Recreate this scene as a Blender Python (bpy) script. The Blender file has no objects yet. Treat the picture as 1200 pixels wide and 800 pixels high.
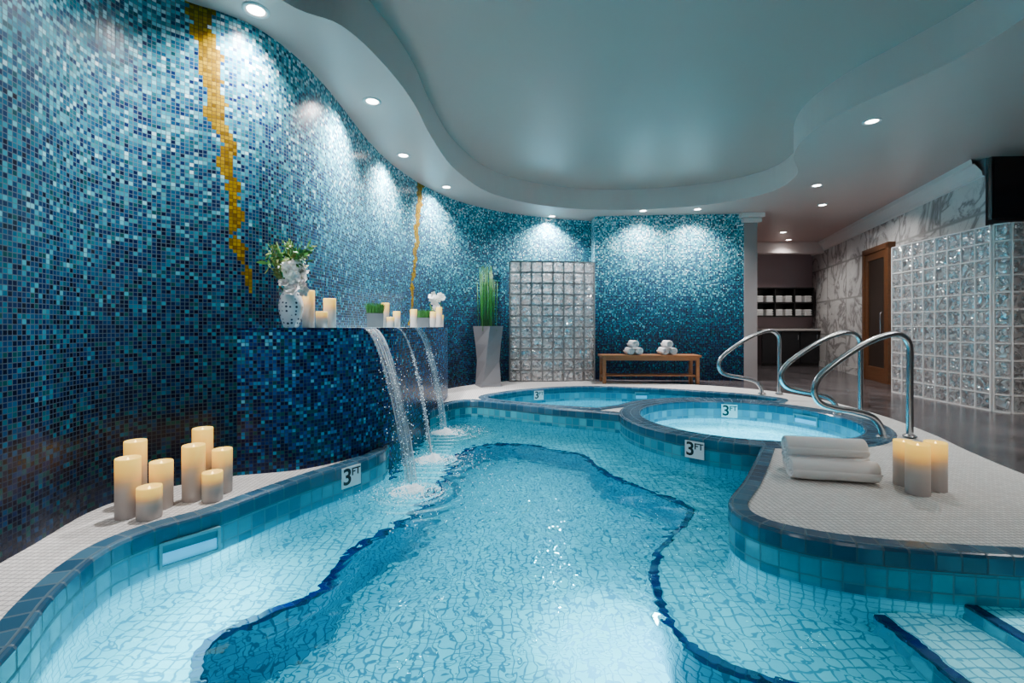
import bpy, bmesh, math, random
from math import sin, cos, pi, radians, sqrt, atan2
from mathutils import Vector, Matrix
from mathutils.geometry import tessellate_polygon
random.seed(7)
scene = bpy.context.scene
COL = scene.collection
H = 3.06      # soffit height
HT = 3.42     # tray height
ZW = -0.20    # water level
FALLS = [((-1.14, 3.70), (-.72, 3.40), .125), ((-1.015, 4.12), (-.72, 4.22), .09), ((-.985, 4.75), (-.76, 5.30), .08)]

# ------------------------------------------------------------------ node helper
class G:
    def __init__(s, name):
        s.mat = bpy.data.materials.new(name); s.mat.use_nodes = True
        s.nt = s.mat.node_tree; s.nt.nodes.clear()
        s.out = s.nt.nodes.new('ShaderNodeOutputMaterial')
        s.b = None
    def node(s, t, ins=None, **kw):
        n = s.nt.nodes.new(t)
        for k, v in kw.items(): setattr(n, k, v)
        if ins:
            for k, v in ins.items(): s.set(n, k, v)
        return n
    def set(s, n, k, v):
        sock = n.inputs[k]
        if isinstance(v, bpy.types.NodeSocket): s.nt.links.new(v, sock)
        else:
            if hasattr(sock.default_value, '__len__') and not hasattr(v, '__len__'): v = [v]*len(sock.default_value)
            if hasattr(v, '__len__') and len(v) == 3 and len(sock.default_value) == 4: v = (*v, 1)
            sock.default_value = v
    def m(s, op, a, b=None, c=None, clamp=False):
        n = s.node('ShaderNodeMath', operation=op); n.use_clamp = clamp
        s.set(n, 0, a)
        if b is not None: s.set(n, 1, b)
        if c is not None: s.set(n, 2, c)
        return n.outputs[0]
    def mix(s, f, a, b):
        n = s.node('ShaderNodeMix', data_type='RGBA')
        s.set(n, 0, f); s.set(n, 6, a); s.set(n, 7, b)
        return n.outputs[2]
    def ramp(s, f, stops, interp='LINEAR'):
        n = s.node('ShaderNodeValToRGB'); s.set(n, 0, f)
        r = n.color_ramp; r.interpolation = interp
        while len(r.elements) < len(stops): r.elements.new(0.5)
        for e, (p, c) in zip(r.elements, stops):
            e.position = p; e.color = (*c, 1) if len(c) == 3 else c
        return n.outputs[0]
    def mr(s, v, a, b, c=0.0, d=1.0, smooth=True):
        n = s.node('ShaderNodeMapRange'); 
        if smooth: n.interpolation_type = 'SMOOTHSTEP'
        for i, x in enumerate((v, a, b, c, d)): s.set(n, i, x)
        return n.outputs[0]
    def noise(s, vec=None, scale=5, detail=2, rough=.5, dist=0, dim='3D', w=None):
        n = s.node('ShaderNodeTexNoise', noise_dimensions=dim)
        if vec is not None: s.set(n, 'Vector', vec)
        if w is not None: s.set(n, 'W', w)
        s.set(n, 'Scale', scale); s.set(n, 'Detail', detail); s.set(n, 'Roughness', rough); s.set(n, 'Distortion', dist)
        return n.outputs[0]
    def tc(s, which='Object'):
        return s.node('ShaderNodeTexCoord').outputs[which]
    def bump(s, h, strength=.3, dist=.01):
        return s.node('ShaderNodeBump', {'Height': h, 'Strength': strength, 'Distance': dist}).outputs[0]
    def prin(s, **kw):
        n = s.node('ShaderNodeBsdfPrincipled')
        for k, v in kw.items(): s.set(n, k.replace('_', ' '), v)
        s.nt.links.new(n.outputs[0], s.out.inputs[0]); s.b = n
        return n
    def surf(s, sock): s.nt.links.new(sock, s.out.inputs[0])

def simple(name, col, rough=.5, metal=0, noise=0.0, nscale=20, bump=0, **kw):
    g = G(name)
    c = col
    if noise:
        f = g.noise(g.tc('Object'), nscale, 3)
        c = g.mix(f, tuple(max(0, x*(1-noise)) for x in col), tuple(min(1, x*(1+noise)) for x in col))
    p = g.prin(Base_Color=c, Roughness=rough, Metallic=metal, **kw)
    if bump:
        g.set(p, 'Normal', g.bump(g.noise(g.tc('Object'), nscale*4, 3), bump, .003))
    return g.mat

def tiles(g, sx, sy, gap, vec=None):
    uv = vec if vec is not None else g.tc('UV')
    sep = g.node('ShaderNodeSeparateXYZ', {0: uv})
    x, y = sep.outputs[0], sep.outputs[1]
    X = g.m('DIVIDE', x, sx); Y = g.m('DIVIDE', y, sy)
    cx, cy = g.m('FLOOR', X), g.m('FLOOR', Y)
    fx, fy = g.m('FRACT', X), g.m('FRACT', Y)
    ex = g.m('MULTIPLY', g.m('MINIMUM', fx, g.m('SUBTRACT', 1.0, fx)), sx)
    ey = g.m('MULTIPLY', g.m('MINIMUM', fy, g.m('SUBTRACT', 1.0, fy)), sy)
    e = g.m('MINIMUM', ex, ey)
    mask = g.mr(e, gap*.5, gap*.5+min(sx, sy)*.04)
    cv = g.node('ShaderNodeCombineXYZ', {0: cx, 1: cy})
    wn = g.node('ShaderNodeTexWhiteNoise', {'Vector': cv.outputs[0]}, noise_dimensions='2D')
    return dict(mask=mask, r=wn.outputs[0], rc=wn.outputs[1], cx=cx, cy=cy, x=x, y=y, e=e)

def tile_mat(name, sx, sy, gap, stops, grout, rough=.15, bump=.4, vary=0):
    g = G(name); t = tiles(g, sx, sy, gap)
    col = g.ramp(t['r'], stops)
    c = g.mix(t['mask'], grout, col)
    r = g.m('SUBTRACT', .75, g.m('MULTIPLY', t['mask'], .75-rough))
    p = g.prin(Base_Color=c, Roughness=r)
    g.set(p, 'Normal', g.bump(g.m('ADD', t['mask'], g.m('MULTIPLY', t['r'], .5)), bump, .002))
    return g.mat

# ------------------------------------------------------------------ geometry helpers
def link(o, parent=None):
    COL.objects.link(o)
    if parent is not None: o.parent = parent
    return o
def tag(o, label, cat, group=None, kind=None):
    o['label'] = label; o['category'] = cat
    if group: o['group'] = group
    if kind: o['kind'] = kind
    return o
def struct(o, label, cat='wall'):
    o['kind'] = 'structure'; o['label'] = label; o['category'] = cat; return o
def mesh(name, vs, fs, mat=None, uvs=None, parent=None, smooth=False, loc=None, recalc=False):
    me = bpy.data.meshes.new(name); me.from_pydata([tuple(v) for v in vs], [], fs); me.update()
    if uvs is not None:
        ul = me.uv_layers.new(name='UVMap')
        for p in me.polygons:
            for li in p.loop_indices:
                vi = me.loops[li].vertex_index
                ul.data[li].uv = uvs[vi] if not callable(uvs) else uvs(me.vertices[vi].co)
    if recalc:
        bm = bmesh.new(); bm.from_mesh(me); bmesh.ops.recalc_face_normals(bm, faces=bm.faces); bm.to_mesh(me); bm.free()
    if smooth: me.polygons.foreach_set('use_smooth', [True]*len(me.polygons))
    if mat:
        for m in (mat if isinstance(mat, list) else [mat]): me.materials.append(m)
    o = bpy.data.objects.new(name, me)
    if loc: o.location = loc
    return link(o, parent)
def empty(name, loc=(0, 0, 0), rz=0):
    o = bpy.data.objects.new(name, None); o.location = loc; o.rotation_euler[2] = rz; o.empty_display_size = .1
    return link(o)
def box(name, c, s, mat, parent=None, bevel=0, rz=0):
    bm = bmesh.new(); bmesh.ops.create_cube(bm, size=1)
    for v in bm.verts: v.co = Vector((v.co.x*s[0], v.co.y*s[1], v.co.z*s[2]))
    if bevel: bmesh.ops.bevel(bm, geom=bm.edges[:], offset=bevel, segments=2, affect='EDGES', profile=.7)
    bm.normal_update()
    ul = bm.loops.layers.uv.new('UVMap')
    for f in bm.faces:
        n = f.normal
        for l in f.loops:
            co = l.vert.co
            if abs(n.z) > .7: l[ul].uv = (co.x+c[0], co.y+c[1])
            elif abs(n.x) > .7: l[ul].uv = (co.y+c[1], co.z+c[2])
            else: l[ul].uv = (co.x+c[0], co.z+c[2])
    me = bpy.data.meshes.new(name); bm.to_mesh(me); bm.free(); me.materials.append(mat)
    o = bpy.data.objects.new(name, me); o.location = c; o.rotation_euler[2] = rz
    return link(o, parent)
def catmull(P, n=6, closed=False):
    P = [Vector((p[0], p[1])) if len(p) == 2 else Vector(p) for p in P]; out = []
    N = len(P); rng = range(N if closed else N-1)
    for i in rng:
        p1, p2 = P[i], P[(i+1) % N]
        p0 = P[(i-1) % N] if (closed or i > 0) else p1*2-p2
        p3 = P[(i+2) % N] if (closed or i < N-2) else p2*2-p1
        for k in range(n):
            t = k/n
            out.append(.5*((2*p1)+(p2-p0)*t+(2*p0-5*p1+4*p2-p3)*t*t+(3*p1-p0-3*p2+p3)*t**3))
    if not closed: out.append(P[-1].copy())
    return out
def arclen(P, closed=False):
    s = [0]
    for a, b in zip(P, P[1:]): s.append(s[-1]+(b-a).length)
    if closed: s.append(s[-1]+(P[0]-P[-1]).length)
    return s
def normals(P, closed):
    out = []; N = len(P)
    for i in range(N):
        a = P[i]-P[i-1] if (closed or i > 0) else P[1]-P[0]
        b = P[(i+1) % N]-P[i] if (closed or i < N-1) else P[-1]-P[-2]
        a = a.normalized(); b = b.normalized()
        na = Vector((-a.y, a.x)); nb = Vector((-b.y, b.x)); n = (na+nb)
        if n.length < 1e-4: n = na
        n.normalize(); c = max(.5, n.dot(na)); out.append(n/c)
    return out
def sweep(name, P, prof, mat, closed=False, parent=None, smooth=False, v0=0):
    """prof: (offset to the left of travel, z)"""
    P = [Vector((p[0], p[1])) for p in P]
    Nn = normals(P, closed); s = arclen(P, closed)
    pl = [v0]
    for (a, b), (c, d) in zip(prof, prof[1:]): pl.append(pl[-1]+sqrt((a-c)**2+(b-d)**2))
    vs = []; uv = []; fs = []; K = len(prof); N = len(P)
    M_ = N+1 if closed else N
    for i in range(M_):
        p = P[i % N]; n = Nn[i % N]
        for k, (o, z) in enumerate(prof):
            q = p+n*o; vs.append((q.x, q.y, z)); uv.append((s[i], pl[k]))
    for i in range(M_-1):
        for k in range(K-1):
            a = i*K+k; fs.append((a, a+1, a+K+1, a+K))
    return mesh(name, vs, fs, mat, uv, parent, smooth)
def strip(name, P, z0, z1, mat, closed=False, parent=None, nz=1):
    P = [Vector((p[0], p[1])) for p in P]; s = arclen(P, closed)
    vs = []; uv = []; fs = []; N = len(P); M_ = N+1 if closed else N
    for i in range(M_):
        p = P[i % N]
        for k in range(nz+1):
            z = z0+(z1-z0)*k/nz; vs.append((p.x, p.y, z)); uv.append((s[i], z))
    K = nz+1
    for i in range(M_-1):
        for k in range(nz): a = i*K+k; fs.append((a, a+K, a+K+1, a+1))
    return mesh(name, vs, fs, mat, uv, parent, smooth=False)
def fill(name, outer, holes, z, mat, up=True, parent=None):
    loops = [[Vector((p[0], p[1], 0)) for p in L] for L in [outer]+holes]
    tris = tessellate_polygon(loops)
    flat = [p for L in loops for p in L]; fs = []
    for a, b, c in tris:
        n = (flat[b]-flat[a]).cross(flat[c]-flat[a]).z
        if abs(n) < 1e-10: continue
        fs.append((a, b, c) if (n > 0) == up else (a, c, b))
    return mesh(name, [(p.x, p.y, z) for p in flat], fs, mat, lambda co: (co.x, co.y), parent)
def lathe(name, prof, mat, seg=28, parent=None, loc=(0, 0, 0), smooth=True):
    vs = []; fs = []; K = len(prof)
    for i in range(seg):
        a = 2*pi*i/seg
        for r, z in prof: vs.append((r*cos(a), r*sin(a), z))
    for i in range(seg):
        j = (i+1) % seg
        for k in range(K-1): fs.append((i*K+k, j*K+k, j*K+k+1, i*K+k+1))
    me_o = mesh(name, vs, fs, mat, lambda co: (atan2(co.y, co.x)*.2, co.z), parent, smooth, loc)
    bm = bmesh.new(); bm.from_mesh(me_o.data); bmesh.ops.remove_doubles(bm, verts=bm.verts, dist=1e-5)
    bmesh.ops.recalc_face_normals(bm, faces=bm.faces); bm.to_mesh(me_o.data); bm.free()
    return me_o
def tube_data(P, r, seg=8):
    P = [Vector(p) for p in P]; vs = []; fs = []; N = len(P)
    rr = r if hasattr(r, '__len__') else [r]*N
    up = Vector((0, 0, 1)); prev = None
    for i in range(N):
        t = (P[min(i+1, N-1)]-P[max(i-1, 0)]).normalized()
        if prev is None:
            ref = up if abs(t.z) < .9 else Vector((1, 0, 0)); n = t.cross(ref).normalized()
        else:
            n = (prev-t*prev.dot(t)).normalized()
        prev = n; b = t.cross(n)
        for k in range(seg):
            a = 2*pi*k/seg; q = P[i]+(n*cos(a)+b*sin(a))*rr[i]; vs.append(tuple(q))
    for i in range(N-1):
        for k in range(seg):
            k2 = (k+1) % seg; fs.append((i*seg+k, i*seg+k2, (i+1)*seg+k2, (i+1)*seg+k))
    fs.append(tuple(range(seg))[::-1]); fs.append(tuple((N-1)*seg+k for k in range(seg)))
    return vs, fs
class Acc:
    def __init__(s): s.v = []; s.f = []
    def add(s, vs, fs):
        o = len(s.v); s.v += list(vs); s.f += [tuple(i+o for i in f) for f in fs]
    def obj(s, name, mat, parent=None, smooth=True, loc=None, uvs=None):
        return mesh(name, s.v, s.f, mat, uvs, parent, smooth, loc)
_ico = {}
def ico(r, c, sub=1):
    if sub not in _ico:
        bm = bmesh.new(); bmesh.ops.create_icosphere(bm, subdivisions=sub, radius=1)
        _ico[sub] = ([tuple(v.co) for v in bm.verts], [tuple(v.index for v in f.verts) for f in bm.faces]); bm.free()
    v, f = _ico[sub]
    return [(a*r+c[0], b*r+c[1], d*r+c[2]) for a, b, d in v], f

# ------------------------------------------------------------------ plan (metres)
WP = [(-1.9, -1.5), (-1.95, 0), (-2.05, 1.0), (-2.16, 1.98), (-2.27, 2.5), (-2.22, 2.8), (-2.06, 2.98), (-1.9, 3.09), (-1.76, 3.25),
      (-1.66, 3.55), (-1.61, 3.95), (-1.6, 4.41), (-1.6, 5.22), (-1.54, 5.9), (-1.42, 6.47), (-1.27, 6.95), (-.94, 7.65), (-.48, 8.2), (0, 8.58), (.8, 8.98), (1.55, 9.2)]
W = catmull(WP, 6)
ws = arclen(W)
def s_at(ratio):
    for i in range(len(W)-1):
        if W[i].y < 2.7: continue
        a, b = W[i].x/W[i].y, W[i+1].x/W[i+1].y
        if (a-ratio)*(b-ratio) <= 0:
            return ws[i]+(ws[i+1]-ws[i])*(ratio-a)/(b-a+1e-9)
    return 0
MA = catmull([(-1.15, -.6), (-1.3, .4), (-1.42, 1.0), (-1.515, 1.39), (-1.70, 1.75), (-1.80, 2.07), (-1.75, 2.29), (-1.60, 2.49), (-1.47, 2.78), (-1.307, 3.12),
              (-1.13, 3.416), (-1.02, 3.7), (-1.04, 4.0), (-1.02, 4.6), (-.99, 5.2), (-.90, 5.7), (-.80, 6.02), (-.65, 6.22), (-.4545, 6.24), (0, 5.98), (.51, 5.66), (.98, 5.43), (1.215, 5.3)], 5)
SC = Vector((2.5, 5.1)); RO = 1.3; RI = 1.07
arc = [SC+Vector((cos(radians(a)), sin(radians(a))))*RO for a in range(174, 251, 4)]
MC = catmull([(2.055, 3.87), (1.78, 3.45), (1.475, 3.0), (1.25, 2.70), (1.185, 2.52), (1.22, 2.37), (1.33, 2.25), (1.54, 2.14), (1.85, 2.06), (2.35, 1.99)], 5)
M = MA+arc+MC+[Vector((2.35, -.6))]
ringc = lambda r, n=64: [SC+Vector((cos(2*pi*i/n), sin(2*pi*i/n)))*r for i in range(n)]
barc = [SC+Vector((cos(radians(a)), sin(radians(a))))*1.43 for a in range(146, 56, -8)]
BS = catmull([(3.48, 6.22), (3.6, 6.45), (3.25, 6.85), (2.7, 7.2), (2.03, 7.48), (1.13, 7.65), (.27, 7.3), (-.2, 6.85), (-.34, 6.55), (-.12, 6.3), (.2, 6.1), (.6, 5.88), (1.03, 5.72)], 5)+barc
K = catmull([(-.8, .2), (-.9, .8), (-1.05, 1.4), (-1.18, 1.79), (-1.30, 2.02), (-1.12, 2.22), (-.96, 2.45), (-.95, 2.76), (-.84, 3.02), (-.70, 3.26), (-.60, 3.8), (-.55, 4.5), (-.38, 5.02),
             (.1, 5.10), (.45, 4.86), (.70, 4.70), (.84, 4.10), (1.24, 3.50), (1.20, 3.25), (.875, 2.83), (.74, 2.48), (.72, 2.09), (.858, 1.89), (1.077, 1.77), (1.45, 1.6), (1.5, 1.0), (1.3, .2)], 4, True)
BOXF = catmull([(-1.84, 3.14), (-1.5, 3.26), (-1.28, 3.46), (-1.12, 3.72), (-1.02, 4.04), (-1.0, 4.6), (-.97, 5.2), (-.93, 5.75), (-.90, 6.3), (-.93, 6.8), (-1.05, 7.2), (-1.2, 7.35)], 6)

# ------------------------------------------------------------------ materials
def mosaic_mat(name, golds=(), tz=.024, off=0.0, zs=1.0, spread=.92, sat=0):
    g = G(name); t = tiles(g, tz, tz, .0026)
    zc = g.m('MULTIPLY', t['cy'], tz); xc = g.m('MULTIPLY', t['cx'], tz)
    nz = g.noise(g.node('ShaderNodeCombineXYZ', {0: xc, 1: zc}).outputs[0], .9, 3)
    nz2 = g.noise(g.node('ShaderNodeCombineXYZ', {0: xc, 1: zc}).outputs[0], 6, 2)
    rc = g.node('ShaderNodeSeparateColor', {0: t['rc']})
    rr = g.m('SUBTRACT', g.m('MULTIPLY', g.m('ADD', rc.outputs[0], rc.outputs[1]), .5), .5)
    T = g.m('ADD', g.m('MULTIPLY', zc, .235*zs), off+.0)
    T = g.m('ADD', T, g.m('MULTIPLY', rr, spread))
    T = g.m('ADD', T, g.m('MULTIPLY', g.m('SUBTRACT', nz, .5), .35))
    T = g.m('ADD', T, g.m('MULTIPLY', g.m('SUBTRACT', nz2, .5), .25))
    T = g.m('MINIMUM', g.m('MAXIMUM', T, 0.0), 1.0)
    if sat:
        st_ = [(0, (.001, .004, .030)), (.18, (.002, .014, .10)), (.34, (.003, .050, .22)), (.48, (.004, .14, .36)), (.62, (.015, .32, .50)), (.78, (.16, .62, .76)), (1, (.85, .97, .99))]
    else:
        st_ = [(0, (.001, .004, .020)), (.18, (.002, .014, .066)), (.34, (.002, .052, .13)), (.48, (.003, .14, .22)), (.62, (.012, .32, .41)), (.78, (.20, .66, .75)), (1, (.88, .98, .99))]
    col = g.ramp(T, st_)
    gsel = g.m('GREATER_THAN', rc.outputs[2], .84)
    col = g.mix(g.m('MULTIPLY', gsel, .5), col, (.002, .10, .09))
    gold = None
    for (s0, z0, s1, z1, w) in golds:
        f = g.m('DIVIDE', g.m('SUBTRACT', z0, zc), z0-z1)
        wob = g.m('MULTIPLY', g.m('SUBTRACT', g.noise(w=zc, scale=3.5, detail=3, dim='1D'), .5), w*1.6)
        cen = g.m('ADD', g.m('ADD', s0, g.m('MULTIPLY', f, s1-s0)), wob)
        hw = g.m('ADD', g.m('SUBTRACT', w*.55, g.m('MULTIPLY', f, w*.36)), g.m('MULTIPLY', g.m('SUBTRACT', g.noise(w=zc, scale=9, detail=1, dim='1D'), .5), w*.5))
        k = g.m('LESS_THAN', g.m('ABSOLUTE', g.m('SUBTRACT', xc, cen)), hw)
        k = g.m('MULTIPLY', k, g.m('GREATER_THAN', zc, z1))
        gold = k if gold is None else g.m('MAXIMUM', gold, k)
    if gold is not None:
        gc = g.ramp(t['r'], [(0, (.10, .052, .0)), (.5, (.21, .120, .0)), (1, (.34, .21, .0))])
        col = g.mix(gold, col, gc)
    grout = g.ramp(g.m('ADD', g.m('MULTIPLY', zc, .3), .02), [(0, (.008, .018, .032)), (1, (.13, .20, .25))])
    if gold is not None: grout = g.mix(gold, grout, (.06, .035, .0))
    c = g.mix(t['mask'], grout, col)
    r = g.m('SUBTRACT', .8, g.m('MULTIPLY', t['mask'], .54))
    p = g.prin(Base_Color=c, Roughness=r, Specular_IOR_Level=.22)
    g.set(p, 'Normal', g.bump(g.m('ADD', t['mask'], g.m('MULTIPLY', rc.outputs[0], .8)), .2, .001))
    return g.mat
m_mosaic = mosaic_mat('glass_mosaic', [(s_at(-.672), 3.05, s_at(-.566), 1.22, .12), (s_at(-.196), 3.05, s_at(-.218), 1.0, .15)], off=-.06)
m_mosaic2 = mosaic_mat('glass_mosaic_panel', off=.02)
m_mosaic3 = mosaic_mat('glass_mosaic_ledge', off=.14, zs=.75, spread=1.05, sat=1)
m_deck = tile_mat('deck_mosaic', .03, .03, .004, [(0, (.66, .64, .61)), (1, (.80, .78, .75))], (.34, .33, .32), .45, .3)
m_cap = tile_mat('coping_tile', .1, .1, .004, [(0, (.018, .065, .12)), (.5, (.03, .098, .165)), (1, (.055, .145, .215))], (.05, .10, .13), .2, .4)
m_face = tile_mat('pool_face_tile', .085, .085, .005, [(0, (.004, .15, .24)), (.5, (.010, .26, .36)), (1, (.04, .40, .49))], (.07, .23, .29), .15, .4)
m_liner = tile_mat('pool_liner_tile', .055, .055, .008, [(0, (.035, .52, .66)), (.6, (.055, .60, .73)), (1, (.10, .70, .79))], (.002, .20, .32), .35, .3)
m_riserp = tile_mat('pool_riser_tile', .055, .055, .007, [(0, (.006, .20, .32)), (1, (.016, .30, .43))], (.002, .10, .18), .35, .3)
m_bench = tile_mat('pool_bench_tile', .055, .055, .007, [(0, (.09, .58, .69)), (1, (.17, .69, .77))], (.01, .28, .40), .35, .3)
m_uwall = tile_mat('underwater_wall_tile', .05, .05, .005, [(0, (.10, .58, .70)), (1, (.19, .70, .78))], (.02, .34, .45), .35, .3)
m_step = tile_mat('pool_step_tile', .05, .05, .006, [(0, (.60, .77, .82)), (1, (.76, .88, .90))], (.18, .40, .52), .35, .3)
m_trim = tile_mat('navy_trim_tile', .05, .05, .003, [(0, (.001, .004, .05)), (1, (.002, .010, .11))], (.005, .01, .06), .2, .3)

g = G('pool_water')
tcw = g.tc('Object')
hh = g.m('ADD', g.m('MULTIPLY', g.noise(tcw, 3.0, 2, .5, .8), 1.0), g.m('MULTIPLY', g.noise(tcw, 10, 1, .5, .8), .20))
for (_, L, w_) in FALLS:
    dv = g.node('ShaderNodeVectorMath', {0: tcw, 1: (L[0], L[1], ZW)}, operation='DISTANCE').outputs['Value']
    ring = g.m('MULTIPLY', g.m('SINE', g.m('MULTIPLY', dv, 48.0)), g.m('MULTIPLY', g.m('EXPONENT', g.m('MULTIPLY', dv, -2.8)), .5))
    hh = g.m('ADD', hh, ring)
nb = g.bump(hh, 1.0, .026)
gl = g.node('ShaderNodeBsdfGlass', {'Color': (.42, .94, 1.0), 'Roughness': 0.0, 'IOR': 1.33, 'Normal': nb})
g.surf(gl.outputs[0]); m_water = g.mat

g = G('falling_water')
st = g.noise(g.node('ShaderNodeMapping', {0: g.tc('Object'), 3: (60, 60, 6)}).outputs[0], 1, 2)
p = g.prin(Base_Color=(.80, .93, 1), Roughness=.06, Transmission_Weight=.8, IOR=1.25, Alpha=g.mr(st, .40, .68, .05, .75))
g.set(p, 'Emission Color', (.6, .85, 1)); g.set(p, 'Emission Strength', .05)
m_fall = g.mat
m_foam = simple('water_foam', (.9, .97, 1), .3, Emission_Color=(.7, .92, 1), Emission_Strength=.2)

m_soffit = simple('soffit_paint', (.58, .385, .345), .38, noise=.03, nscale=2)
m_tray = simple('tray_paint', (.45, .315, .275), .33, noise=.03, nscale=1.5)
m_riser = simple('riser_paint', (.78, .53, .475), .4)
m_plain = simple('grey_wall_paint', (.28, .25, .25), .6, noise=.05, nscale=3)
m_white = simple('white_trim_paint', (.76, .66, .63), .4)
m_pinkish = simple('hall_wall_paint', (.50, .38, .40), .6)
m_black = simple('black_lacquer', (.012, .012, .014), .25)
m_dark = simple('dark_cabinet', (.012, .011, .011), .35, noise=.2)
m_counter = simple('stone_counter', (.5, .47, .45), .25, noise=.2, nscale=40)
m_steel = simple('brushed_steel', (.50, .51, .52), .26, 1.0)
m_grey = simple('graphite_ceramic', (.10, .11, .12), .4, noise=.1)
m_leaf = simple('leaf_green', (.03, .15, .02), .45, noise=.4, nscale=15)
m_leaf2 = simple('leaf_olive', (.14, .19, .04), .5, noise=.4, nscale=15)
m_stem = simple('reed_green', (.03, .20, .03), .4, noise=.9, nscale=45)
m_petal = simple('white_petal', (.90, .90, .88), .5, Subsurface_Weight=.1)
m_towel = simple('white_terry', (.88, .86, .85), .95, bump=1.0, nscale=60)
m_ceramic = simple('white_glazed', (.85, .85, .86), .2)
m_ink = simple('black_glaze', (.005, .005, .006), .5)

g = G('spotted_vase_glaze')
vo = g.node('ShaderNodeTexVoronoi', {'Vector': g.tc('Object'), 'Scale': 34.0, 'Randomness': .2})
k = g.mr(vo.outputs['Distance'], .26, .33)
g.prin(Base_Color=g.mix(k, (.04, .06, .10), (.84, .85, .87)), Roughness=.2)
m_vase = g.mat

def wood(name, a, b, sc=1, rough=.4):
    g = G(name); v = g.node('ShaderNodeMapping', {0: g.tc('Object'), 3: (2*sc, 30*sc, 30*sc)}).outputs[0]
    n = g.noise(v, 1.0, 5, .6, .5)
    p = g.prin(Base_Color=g.mix(n, a, b), Roughness=rough)
    g.set(p, 'Normal', g.bump(n, .15, .002)); return g.mat
m_bwood = wood('teak_wood', (.18, .06, .02), (.42, .18, .065))
m_dwood = wood('door_wood', (.055, .017, .004), (.15, .055, .016), rough=.5)
g = G('dark_plank_floor')
sep = g.node('ShaderNodeSeparateXYZ', {0: g.tc('UV')})
ca, sa_ = cos(radians(-32)), sin(radians(-32))
ux = g.m('SUBTRACT', g.m('MULTIPLY', sep.outputs[0], ca), g.m('MULTIPLY', sep.outputs[1], sa_))
uy = g.m('ADD', g.m('MULTIPLY', sep.outputs[0], sa_), g.m('MULTIPLY', sep.outputs[1], ca))
row = g.m('FLOOR', g.m('DIVIDE', ux, .18))
yo = g.m('ADD', uy, g.m('MULTIPLY', row, .437))
vec = g.node('ShaderNodeCombineXYZ', {0: ux, 1: yo}).outputs[0]
t = tiles(g, .18, 1.2, .012, vec)
gr = g.noise(g.node('ShaderNodeMapping', {0: vec, 3: (26, 2.0, 1)}).outputs[0], 1, 5, .65, .4)
gr = g.mr(gr, .3, .7)
c = g.mix(gr, (.004, .0035, .004), (.085, .074, .078)); c = g.mix(g.m('MULTIPLY', t['r'], .85), c, (.13, .113, .118))
c = g.mix(t['mask'], (.001, .001, .001), c)
p = g.prin(Base_Color=c, Roughness=.17, Specular_IOR_Level=.45); g.set(p, 'Normal', g.bump(g.m('ADD', g.m('MULTIPLY', gr, .4), t['mask']), .4, .003)); m_floor = g.mat
g = G('marble_slab')
uvm = g.tc('UV')
t = tiles(g, 1.2, .80, .006)
off = g.node('ShaderNodeVectorMath', {0: uvm, 1: g.node('ShaderNodeVectorMath', {0: t['rc'], 1: (5, 5, 5)}, operation='MULTIPLY').outputs[0]}, operation='ADD').outputs[0]
n1 = g.noise(off, 1.1, 6, .6, 1.0)
v1 = g.m('ABSOLUTE', g.m('SUBTRACT', n1, .5))
n2 = g.noise(off, 2.8, 6, .6, .8); v2 = g.m('ABSOLUTE', g.m('SUBTRACT', n2, .5))
vein = g.m('MINIMUM', g.mr(v1, -.02, .07), g.mr(v2, -.04, .022))
c = g.mix(g.noise(off, 1.2, 3), (.48, .46, .45), (.80, .78, .76)); c = g.mix(vein, (.20, .18, .18), c)
c = g.mix(t['mask'], (.30, .29, .28), c)
g.prin(Base_Color=c, Roughness=.2); m_marble = g.mat
def gblock(name, sc, dif, lo, hi, gloss, dcol, bd):
    g = G(name)
    tb = g.tc('Object')
    h1 = g.noise(tb, sc, 1, .5, 1.5)
    nb = g.bump(h1, 1.0, bd)
    band = g.mr(g.noise(tb, sc, 1, .5, 2.0), .40, .60)
    d = g.node('ShaderNodeBsdfDiffuse', {'Color': dcol})
    gg = g.node('ShaderNodeBsdfGlossy', {'Color': (1, 1, 1), 'Roughness': .05, 'Normal': nb})
    tt = g.node('ShaderNodeBsdfTransparent', {'Color': (.85, .88, .90)})
    tl = g.node('ShaderNodeBsdfTranslucent', {'Color': (1.0, .96, .94)})
    a = g.node('ShaderNodeMixShader', {0: dif, 1: d.outputs[0], 2: tl.outputs[0]})
    a2 = g.node('ShaderNodeMixShader', {0: g.mr(band, 0, 1, hi, lo, False), 1: a.outputs[0], 2: tt.outputs[0]})
    b = g.node('ShaderNodeMixShader', {0: gloss, 1: a2.outputs[0], 2: gg.outputs[0]})
    g.surf(b.outputs[0]); return g.mat
m_gblock = gblock('glass_block_backlit', 8, .92, .08, .80, .34, (.90, .86, .84), .035)
m_gblock2 = gblock('glass_block_clear', 9, .5, .20, .90, .46, (.80, .76, .74), .045)
m_mortar = simple('mortar', (.18, .18, .18), .6)
m_mortar2 = simple('pale_mortar', (.78, .75, .74), .6)
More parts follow.
